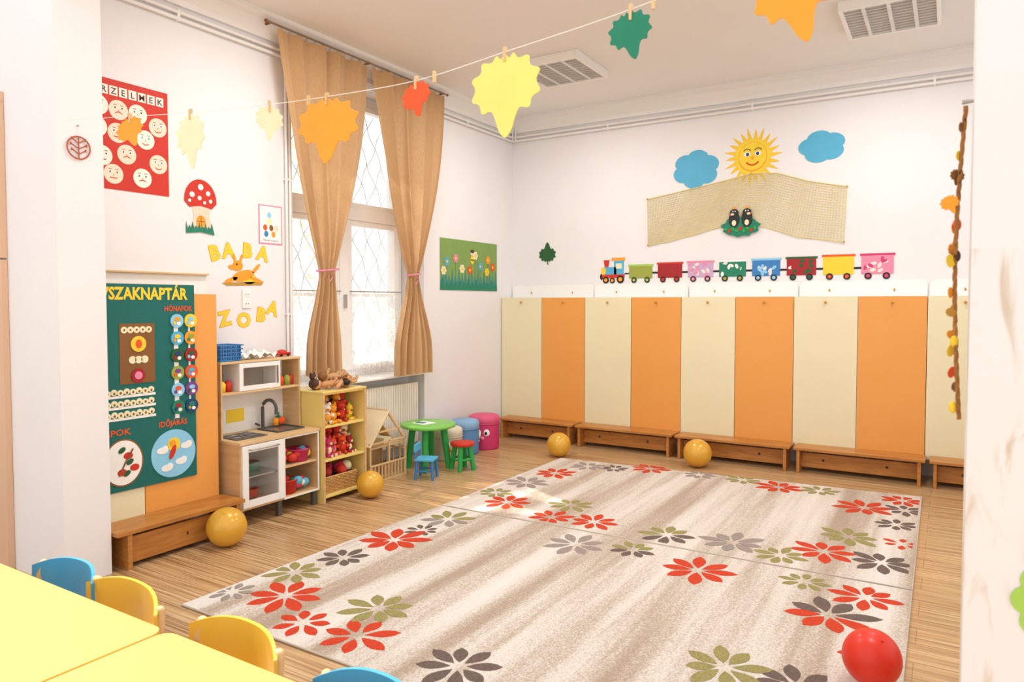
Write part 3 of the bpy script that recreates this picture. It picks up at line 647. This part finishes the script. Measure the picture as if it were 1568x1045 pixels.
# ------------------------------------------------------------------ toy shelf
yel=M('shelf_yellow','EBD079',.45,.03,coat=.1)
o=Obj('toy_shelf'); ya,yb=-3.598,-3.11
o.box(.06,.46,ya,ya+.02,0,.88,yel); o.box(.06,.46,yb-.02,yb,0,.88,yel)
for z in(.04,.33,.60,.865): o.box(.06,.455,ya+.02,yb-.02,z,z+.018,yel)
o.box(.06,.07,ya+.02,yb-.02,.05,.87,birchh); o.box(.455,.462,ya,ya+.022,0,.88,birch); o.box(.455,.462,yb-.022,yb,0,.88,birch); o.box(.055,.465,ya-.004,yb+.004,.88,.895,yel); o.done(.003)
def teddy(o,c,s,m1,m2,rz=0,tilt=0):
    o.T=Matrix.Translation(c)@Matrix.Rotation(rz,4,'Z')@Matrix.Rotation(tilt,4,'Y')@Matrix.Scale(s,4)
    o.ell((0,0,.30),(.20,.22,.26),m1,16,10); o.ell((.12,0,.30),(.12,.15,.18),m2,12,8); o.ell((.03,0,.68),(.19,.20,.18),m1,16,10); o.ell((.19,0,.63),(.09,.09,.07),m2,12,8); o.ell((.275,0,.65),(.025,.03,.02),black,8,6)
    for q in(-1,1):
        o.ell((0,q*.16,.85),(.04,.08,.08),m1,10,6); o.ell((.16,q*.08,.73),.022,black,8,6)
        o.ell((.12,q*.25,.38),(.15,.07,.08),m1,12,8,None); o.ell((.24,q*.15,.08),(.18,.085,.09),m1,12,8); o.ell((.41,q*.15,.10),(.04,.07,.08),m2,10,6)
    o.T=None
def pile(name,z0,n,zh,mats,s0,y0=-3.55,y1=-3.16):
    o=Obj(name)
    for lay in range(3):
        for i in range(n):
            m1=random.choice(mats); m2=random.choice(mats+[C['cream']])
            y=y0+.03+(y1-y0-.06)*(i+.5)/n+random.uniform(-.02,.02); x=(.37,.30,.20)[lay]-random.uniform(0,.03); z=z0+(0,.075,.09)[lay]
            s=random.uniform(s0*.85,s0*1.1)
            if z+s*.93>z0+.242: z=z0+.242-s*.93
            teddy(o,(x,y,z),s,m1,m2,random.uniform(-.7,.7),random.uniform(-.05,.15))
    return o.done()
pile('plush_toy_pile',.620,4,.05,[C['yellow'],C['red'],C['orange'],C['white2'],C['ored'],C['yellow'],C['brown']],.175)
pile('plush_toy_pile',.349,4,.05,[C['red'],C['hot'],C['dred'],C['ored'],C['pink'],C['red'],C['cream']],.175)
o=Obj('wicker_basket'); wk=M('wicker','C99C5E',.7,.3,60)
for k in range(11):
    z=.066+k*.013; e=.003*k
    P=[(.14-e,-3.56),(.40+e,-3.56),(.40+e,-3.20),(.14-e,-3.20)]; Q=[]
    for a in range(4):
        p,q=P[a],P[(a+1)%4]
        for t in range(10): Q.append((p[0]+(q[0]-p[0])*t/10,p[1]+(q[1]-p[1])*t/10))
    o.tube([(x+.004*(1 if (i+k)%2 else -1),y+.003*(1 if(i+k)%2 else -1),z) for i,(x,y) in enumerate(Q)],.008,wk,6,True)
o.box(.14,.40,-3.56,-3.20,.059,.066,wk)
for i in range(14): o.ell((.2+.18*random.random(),-3.53+i*.023,.215+.03*random.random()),(.05,.045,.045),random.choice([C['red'],C['orange'],C['dred'],C['cream'],C['hot']]),12,8)
o.done()
def doll(o,c,s,sk,rz,hair=None):
    o.T=Matrix.Translation(c)@Matrix.Rotation(rz,4,'Z')@Matrix.Scale(s,4)
    o.ell((0,0,.12),(.22,.14,.11),sk,14,8); o.ell((-.33,0,.15),(.14,.13,.13),sk,14,8)
    if hair: o.ell((-.37,0,.17),(.135,.135,.125),hair,14,8)
    for q in(-1,1):
        o.tube([(-.12,q*.12,.14),(0,q*.24,.16),(.10,q*.26,.26)],.045,sk,8); o.ell((.11,q*.26,.29),.045,sk,8,6)
        o.tube([(.16,q*.07,.12),(.32,q*.14,.20),(.48,q*.12,.08)],.055,sk,8); o.ell((.50,q*.12,.08),(.08,.045,.05),sk,8,6)
        o.ell((-.29,q*.05,.27),.014,black,6,4)
    o.T=None
o=Obj('baby_doll_pile'); sk=M('doll_skin','D49A6C',.5)
doll(o,(.34,-3.43,.897),.30,sk,1.3,C['dbrown']); doll(o,(.36,-3.30,.897),.30,sk,-1.2,C['orange']); doll(o,(.30,-3.33,.945),.32,C['tan'],1.6,C['brown']); doll(o,(.36,-3.22,.90),.27,C['tan'],2.2,black)
teddy(o,(.26,-3.52,.897),.15,C['dbrown'],C['tan'],.2); teddy(o,(.27,-3.18,.897),.11,C['red'],C['cream'],.2); o.done()
# ------------------------------------------------------------------ doll house
o=Obj('wooden_doll_house'); xa,xb,ya,yb=.05,.36,-2.96,-2.47; b=birchh; ym=(ya+yb)/2
o.box(xa,xb,ya,yb,.0,.018,b); o.box(xa,xb-.02,ya,yb,.30,.312,b)
for y in(ya,yb-.018):
    for x in(xa,xb-.02): o.box(x,x+.02,y,y+.018,.018,.36,b)
o.box(xa,xa+.006,ya,yb,.018,.30,b)
for x in(xa,xb-.02):
    for sg in(-1,1):
        y0=ym+sg*(.25); o.poly([(y0,.34),(y0-sg*.03,.34),(ym,.60),(ym,.63)],'X',x,.02,b)
    o.box(x,x+.02,ya+.1,yb-.1,.44,.455,b)
o.poly([(ya-.015,.335),(ya-.005,.325),(ym,.622),(ym,.637)],'X',xa-.005,xb-xa+.015,M('roof_light','E9D6B4',.6))
o.poly([(yb+.015,.335),(yb+.005,.325),(ym,.622),(ym,.637)],'X',xa-.005,.12,b)
o.cyl((xa+.01,ym,.628),(xb,ym,.628),.01,.01,b,8)
for i in range(11):
    y=ya+.02+i*.044
    o.box(xb-.012,xb,y,y+.014,.018,.15,b)
o.box(xb-.014,xb+.003,ya,yb,.15,.165,b); o.box(xb-.014,xb-.002,ya+.25,ya+.265,.16,.36,b); o.box(xb-.014,xb-.002,ya,yb,.345,.36,b); 
for z in(.06,.24): o.box(xa,xb,yb-.014,yb,z,z+.012,b)
for x in(.12,.2,.28): o.box(x,x+.012,yb-.014,yb,.018,.34,b); o.box(x,x+.012,ya,ya+.014,.018,.34,b)
o.box(.15,.27,-2.9,-2.8,.018,.10,C['tan']); o.box(.15,.27,-2.68,-2.58,.312,.36,C['cream']); o.box(.15,.25,-2.66,-2.56,.018,.09,birch)
o.done(.002)
# ------------------------------------------------------------------ small green table, stools, poufs
lg=M('green_plastic','7CC653',.4,.04,coat=.1); gg=C['green']
o=Obj('kids_round_table'); c=(.38,-2.17,0)
o.lathe([(0,.40),(.24,.40),(.262,.408),(.267,.422),(.262,.437),(.25,.44),(0,.44)],c,lg,40)
for a in range(4):
    t=a*pi/2+.5; o.cyl((c[0]+.15*math.cos(t),c[1]+.15*math.sin(t),.40),(c[0]+.2*math.cos(t),c[1]+.2*math.sin(t),0),.034,.026,gg)
o.poly([(c[0]-.13,c[1]-.1),(c[0]+.05,c[1]-.13),(c[0]+.08,c[1]+.02),(c[0]-.1,c[1]+.05)],'Z',.441,.003,C['white2']); o.box(c[0]-.1,c[0],c[1]-.08,c[1]-.02,.4445,.447,C['teal'])
o.done()
def stool(name,c,r,h,top,leg):
    o=Obj(name)
    o.lathe([(0,h-.035),(r*.95,h-.035),(r*1.02,h-.02),(r*.98,h-.003),(r*.6,h),(0,h)],c,top,28)
    for a in range(4):
        t=a*pi/2+.4; o.cyl((c[0]+r*.6*math.cos(t),c[1]+r*.6*math.sin(t),h-.03),(c[0]+r*.95*math.cos(t),c[1]+r*.95*math.sin(t),0),.026,.022,leg,12)
    o.tube([(c[0]+r*.78*math.cos(a*pi/12),c[1]+r*.78*math.sin(a*pi/12),h*.4) for a in range(24)],.012,leg,8,True)
    return o.done()
stool('kids_stool',(.70,-2.05,0),.115,.27,C['red'],gg); 
o=Obj('kids_small_chair'); o.T=rotz(.4,(.62,-2.50,0)); bl=C['lblue']
o.box(-.09,.09,-.09,.09,.17,.19,bl)
for x in(-.08,.06):
    for y in(-.08,.06): o.cyl((x+.01,y+.01,.17),(x*1.15+.01,y*1.15+.01,0),.014,.012,C['blue'],10)
o.box(-.095,-.075,-.09,.09,.25,.32,bl); o.cyl((-.085,-.07,.19),(-.085,-.07,.30),.01,.01,C['blue'],10); o.cyl((-.085,.07,.19),(-.085,.07,.30),.01,.01,C['blue'],10)
o.box(-.07,.07,-.075,-.06,.07,.085,C['blue']);o.box(-.07,.07,.06,.075,.07,.085,C['blue'])
o.T=None; o.done(.005)
def pouf(name,c,r,h,m,m2,rz,kind):
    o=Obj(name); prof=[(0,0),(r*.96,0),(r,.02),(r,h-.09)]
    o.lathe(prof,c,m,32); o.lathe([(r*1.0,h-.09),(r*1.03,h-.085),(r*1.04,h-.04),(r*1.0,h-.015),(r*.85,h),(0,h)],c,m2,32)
    o.tube([(c[0]+r*1.02*math.cos(a*pi/16),c[1]+r*1.02*math.sin(a*pi/16),h-.09) for a in range(32)],.006,m,6,True)
    o.T=rotz(rz,c)
    for q in(-1,1):
        o.ell((r*.97,q*.045,h*.52),(.012,.034,.038),C['white2'],16,10); o.ell((r*.97+.01,q*.04,h*.51),(.008,.015,.018),black,12,8)
    if kind==1: o.ell((r*.98,0,h*.34),(.015,.03,.02),C['white2'],14,8)
    else: o.ell((r*.98,0,h*.36),(.02,.02,.02),C['orange'] if kind==2 else C['pink'],14,8)
    o.T=None
    return o.done()
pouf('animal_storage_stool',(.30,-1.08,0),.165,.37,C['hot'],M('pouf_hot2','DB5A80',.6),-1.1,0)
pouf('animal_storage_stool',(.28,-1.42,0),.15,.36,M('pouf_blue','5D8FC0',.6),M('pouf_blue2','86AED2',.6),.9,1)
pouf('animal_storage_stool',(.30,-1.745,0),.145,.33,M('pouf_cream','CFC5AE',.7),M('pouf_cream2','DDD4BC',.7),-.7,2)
# ------------------------------------------------------------------ balls
def ball(name,c,r,m):
    o=Obj(name); nu,nv=48,24
    o.ell((c[0],c[1],c[2]),(r,r,r),m,nu,nv)
    for k in range(3):
        R=Matrix.Rotation(k*pi/3+.3,3,'Z')
        o.tube([Vector(c)+R@Vector((0,(r-.0008)*math.cos(a*pi/24),(r-.0008)*math.sin(a*pi/24))) for a in range(48)],.0011,m,4,True)
    d=Vector((.35,-.4,.85)).normalized(); p=Vector(c)+d*r
    o.cyl(p-d*.004,p+d*.003,.009,.006,m,12); o.ell(p+d*.003,.004,m,8,6)
    o.done()
ball('gold_ball',(.64,-4.62,.129),.127,gold); ball('gold_ball',(.636,-3.256,.112),.111,gold); ball('gold_ball',(1.22,-1.06,.126),.125,gold); ball('gold_ball',(2.59,-.77,.137),.136,gold); ball('red_ball',(4.41,-4.33,.131),.114,redB)
# ------------------------------------------------------------------ hanging leaf garland across the opening
o=Obj('autumn_leaf_garland'); GY=-5.50
G=[(.47,2.60),(.85,2.565),(1.62,2.49),(2.16,2.45),(2.51,2.43),(2.97,2.42),(3.36,2.455),(3.81,2.50),(4.25,2.57),(4.70,2.66)]
def gz(x):
    for i in range(len(G)-1):
        if G[i][0]<=x<=G[i+1][0]:
            t=(x-G[i][0])/(G[i+1][0]-G[i][0]); 
            p0=G[max(i-1,0)][1];p1=G[i][1];p2=G[i+1][1];p3=G[min(i+2,len(G)-1)][1]
            return .5*((2*p1)+(-p0+p2)*t+(2*p0-5*p1+4*p2-p3)*t*t+(-p0+3*p1-3*p2+p3)*t**3)
cord=M('white_cord','F5F1EA',.8)
o.tube([(.472+i*4.226/90,GY,gz(.472+i*4.226/90)) for i in range(91)],.0015,cord,5)
def gleaf(x,w,h,c,rot=0,turn=0):
    z=gz(x)
    o.T=Matrix.Translation((x,GY,z))@Matrix.Rotation(turn,4,'Z')
    o.poly(leafpts(0,-.006-h/2,w,h,rot),'Y',-.002,.004,c); 
    o.poly([(-.0045,.012),(.0045,.012),(.004,-.035),(-.004,-.035)],'Y',-.006,.006,birchh); o.box(-.004,.004,-.005,.005,-.004,.016,birchh)
    o.T=None
gleaf(1.13,.17,.15,C['orange'],.4,.3); gleaf(1.62,.22,.26,C['cream'],.1); gleaf(2.16,.12,.15,C['cream'],0,1.15); gleaf(2.51,.35,.26,C['orange'],-.08); gleaf(2.97,.15,.13,C['ored'],.2,-.1); gleaf(3.355,.285,.285,C['lyellow'],.0); gleaf(3.81,.145,.15,C['dgreen'],.2); gleaf(4.285,.23,.27,C['orange'],.25)
for x in(2.40,3.05,3.88): 
    z=gz(x); o.box(x-.004,x+.004,GY-.006,GY+.006,z-.025,z+.016,birchh)
o.done()
# jamb ornament
o=Obj('tree_ring_ornament'); wd=M('ornament_wood','B4563A',.6,.1); c=(.478,-5.42,2.47); r=.062
o.tube([(c[0],c[1]+r*math.cos(a*pi/20),c[2]+r*math.sin(a*pi/20)) for a in range(40)],.004,wd,8,True)
o.tube([(c[0],c[1],c[2]-r),(c[0],c[1],c[2]+r*.9)],.0035,wd,6)
for q in(-1,1):
    for k in range(3):
        z=c[2]-.035+k*.030; L_=.040+.006*(1-abs(k-1)); o.tube([(c[0],c[1],z),(c[0],c[1]+q*L_*.7,z+.018),(c[0],c[1]+q*L_,z+.03)],.003,wd,6); o.ell((c[0],c[1]+q*L_*.9,z+.02),(.003,.007,.005),wd,8,6)
o.tube([(c[0]-.004,c[1],c[2]+r),(c[0]-.004,c[1],c[2]+r+.06)],.0012,cord,4); o.ell((c[0]-.004,c[1],c[2]+r+.062),.006,steel,8,6)
o.done()
# right jamb hanging garland
o=Obj('leaf_vine_garland'); rp=M('twisted_vine','A8743C',.8,.2)
for ph in(0,2.1,4.2):
    o.tube([(4.684-.016*math.sin(pi*(k/60))-.003*math.cos(k*.9+ph),-5.42+.018*math.sin(k*.21)+.003*math.sin(k*.9+ph),2.10-.80*k/60) for k in range(61)],.0032,rp,6)
for k in range(13):
    z=2.03-.72*k/13+random.uniform(-.02,.02); c=random.choice(['orange','ored','ochre','brown','yellow','orange'])
    o.T=Matrix.Translation((4.674-.014*math.sin(pi*k/13),-5.42+random.uniform(-.02,.02),z))@Matrix.Rotation(random.uniform(.5,1.4),4,'Z')@Matrix.Rotation(random.uniform(-.8,.8),4,'Y')
    w=random.uniform(.025,.045); o.poly(leafpts(0,0,w,w,random.random()*3),'Y',0,.0015,C[c]); o.T=None
o.T=Matrix.Translation((4.655,-5.44,1.85)); o.poly(leafpts(0,0,.045,.05,.4),'Y',0,.002,C['orange']); o.T=None
for z,c in((1.72,'dbrown'),(1.80,'ored'),(1.50,'yellow'),(1.33,'yellow')): o.ell((4.670,-5.42,z),(.010,.010,.016),C[c],12,8)
o.cyl((4.700,-5.42,2.11),(4.675,-5.42,2.11),.004,.006,steel,8); o.done()
o=Obj('flower_wall_sticker')
for k in range(6): o.disc(4.862+.036*math.cos(k*1.05),.90+.055*math.sin(k*1.05),.032,.034,'Y',-5.541,.002+.0001*k,C['lime'],16)
o.done()
pe=M('peach_paint','DCB697',.5,.02,2)
o=Obj('door_1'); o.box(-1.0,-.10,-5.58,-5.541,0,1.855,pe); o.box(-1.0,-.10,-5.58,-5.541,1.865,2.78,pe)
o.box(-1.06,-1.0,-5.57,-5.541,0,2.84,trimw); o.box(-1.0,-.10,-5.57,-5.541,2.78,2.84,pe); o.cyl((-.9,-5.58,1.0),(-.9,-5.63,1.0),.012,.012,steel); o.cyl((-.9,-5.625,1.0),(-.78,-5.625,1.0),.01,.01,steel); o.done(.003)
# ------------------------------------------------------------------ foreground tables + chairs
def table(xa,xb,ya,yb,z):
    o=Obj('kids_table'); r=.05; pts=[]
    for cx,cy,a0 in((xb-r,yb-r,0),(xa+r,yb-r,pi/2),(xa+r,ya+r,pi),(xb-r,ya+r,1.5*pi)):
        for k in range(7): a=a0+k/6*pi/2; pts.append((cx+r*math.cos(a),cy+r*math.sin(a)))
    o.poly(pts,'Z',z-.022,.022,ytab)
    for x in(xa+.06,xb-.11):
        for y in(ya+.06,yb-.11): o.box(x,x+.05,y,y+.05,0,z-.022,birch)
    o.box(xa+.1,xb-.1,yb-.10,yb-.08,z-.09,z-.022,birchh); o.box(xa+.1,xb-.1,ya+.08,ya+.10,z-.09,z-.022,birchh); o.done(.004)
table(1.10,2.43,-6.85,-6.18,.50); table(2.44,3.77,-6.85,-6.18,.50)
def chair(x,y,rz,m,sx=1,sz=.885):
    o=Obj('kids_chair'); o.T=rotz(rz,(x,y,0))@Matrix.Diagonal((sx,1,sz,1)); wd=birch
    for q in(-1,1):
        o.cyl((q*.15,-.26,.29),(q*.165,-.28,0),.016,.014,wd,12)
        o.tube([(q*.175,.03,0),(q*.170,.0,.28),(q*.195,.005,.42),(q*.200,.012,.50),(q*.190,.022,.553)],.017,wd,10); o.ell((q*.190,.022,.553),.017,wd,10,8)
        o.box(q*.155-.008,q*.155+.008,-.26,0,.20,.235,wd)
    def seat(u,v):
        X=(-.17+.34*u); Yv=-.30+.31*v; return (X*(1-.06*(1-v)),Yv,.30-.012*math.sin(pi*u))
    o.sheet(seat,12,8,m,(0,0,-.012))
    def back(u,v):
        a=(u-.5)*2
        z=.42+ (.17-.04*abs(a)**3)*v +.02*(1-v)*abs(a)**2
        return (.215*a*(1-.02*v),.06-.075*abs(a)**2.2,z)
    o.sheet(back,28,8,m,(0,.014,0))
    o.T=None; o.done(.004)
chair(1.57,-6.08,.05,bch); chair(2.01,-6.09,-.08,ych,1.25); chair(2.66,-6.09,-.05,ych,1.1); chair(3.26,-6.10,.0,bch,.95,.87)
# ------------------------------------------------------------------ camera
yaw=math.radians(31.6);th=math.atan(40/1091)
F=Vector((-math.sin(yaw)*math.cos(th),math.cos(yaw)*math.cos(th),-math.sin(th)))
Rv=Vector((math.cos(yaw),math.sin(yaw),0)); U=Rv.cross(F)
cam=bpy.data.cameras.new('camera'); co=bpy.data.objects.new('camera',cam); sc.collection.objects.link(co); sc.camera=co
mt=Matrix((Rv,U,-F)).transposed().to_4x4(); mt.translation=Vector((4.66,-7.58,1.6)); co.matrix_world=mt
cam.sensor_width=36; cam.lens=36*1091/1568; cam.shift_y=-18.5/1568; cam.clip_start=.05
cam.dof.use_dof=True; cam.dof.focus_distance=6.0; cam.dof.aperture_fstop=4.5
# ------------------------------------------------------------------ light
w=bpy.data.worlds.new('world'); sc.world=w; w.use_nodes=True; bg=w.node_tree.nodes['Background']; bg.inputs[0].default_value=(.985,.985,.985,1); bg.inputs[1].default_value=1.38
s=bpy.data.lights.new('sun','SUN'); s.energy=6; s.angle=.02; s.color=(1,.96,.9); so=bpy.data.objects.new('sun',s); sc.collection.objects.link(so)
so.rotation_euler=Vector((.58,-.04,-.81)).to_track_quat('-Z','Y').to_euler()
def area(name,loc,sx,sy,p,rot=(0,0,0)):
    l=bpy.data.lights.new(name,'AREA'); l.shape='RECTANGLE'; l.size=sx; l.size_y=sy; l.energy=p; l.color=(1,.99,.975); q=bpy.data.objects.new(name,l); sc.collection.objects.link(q); q.location=loc; q.rotation_euler=rot
area('ceiling_fill_light',(1.46,-1.5,HC-.08),.6,.6,28); area('ceiling_fill_light',(4.23,-1.35,HC-.08),.6,.6,28); area('ceiling_fill_light',(1.46,-4.0,HC-.05),.6,.6,36); area('ceiling_fill_light',(4.23,-4.0,HC-.05),.6,.6,36)  # added fill lights to brighten the room; fixtures are unlit, nearer pair has none
sc.view_settings.view_transform='Standard'; sc.view_settings.look='None'; sc.view_settings.exposure=0; sc.view_settings.gamma=1
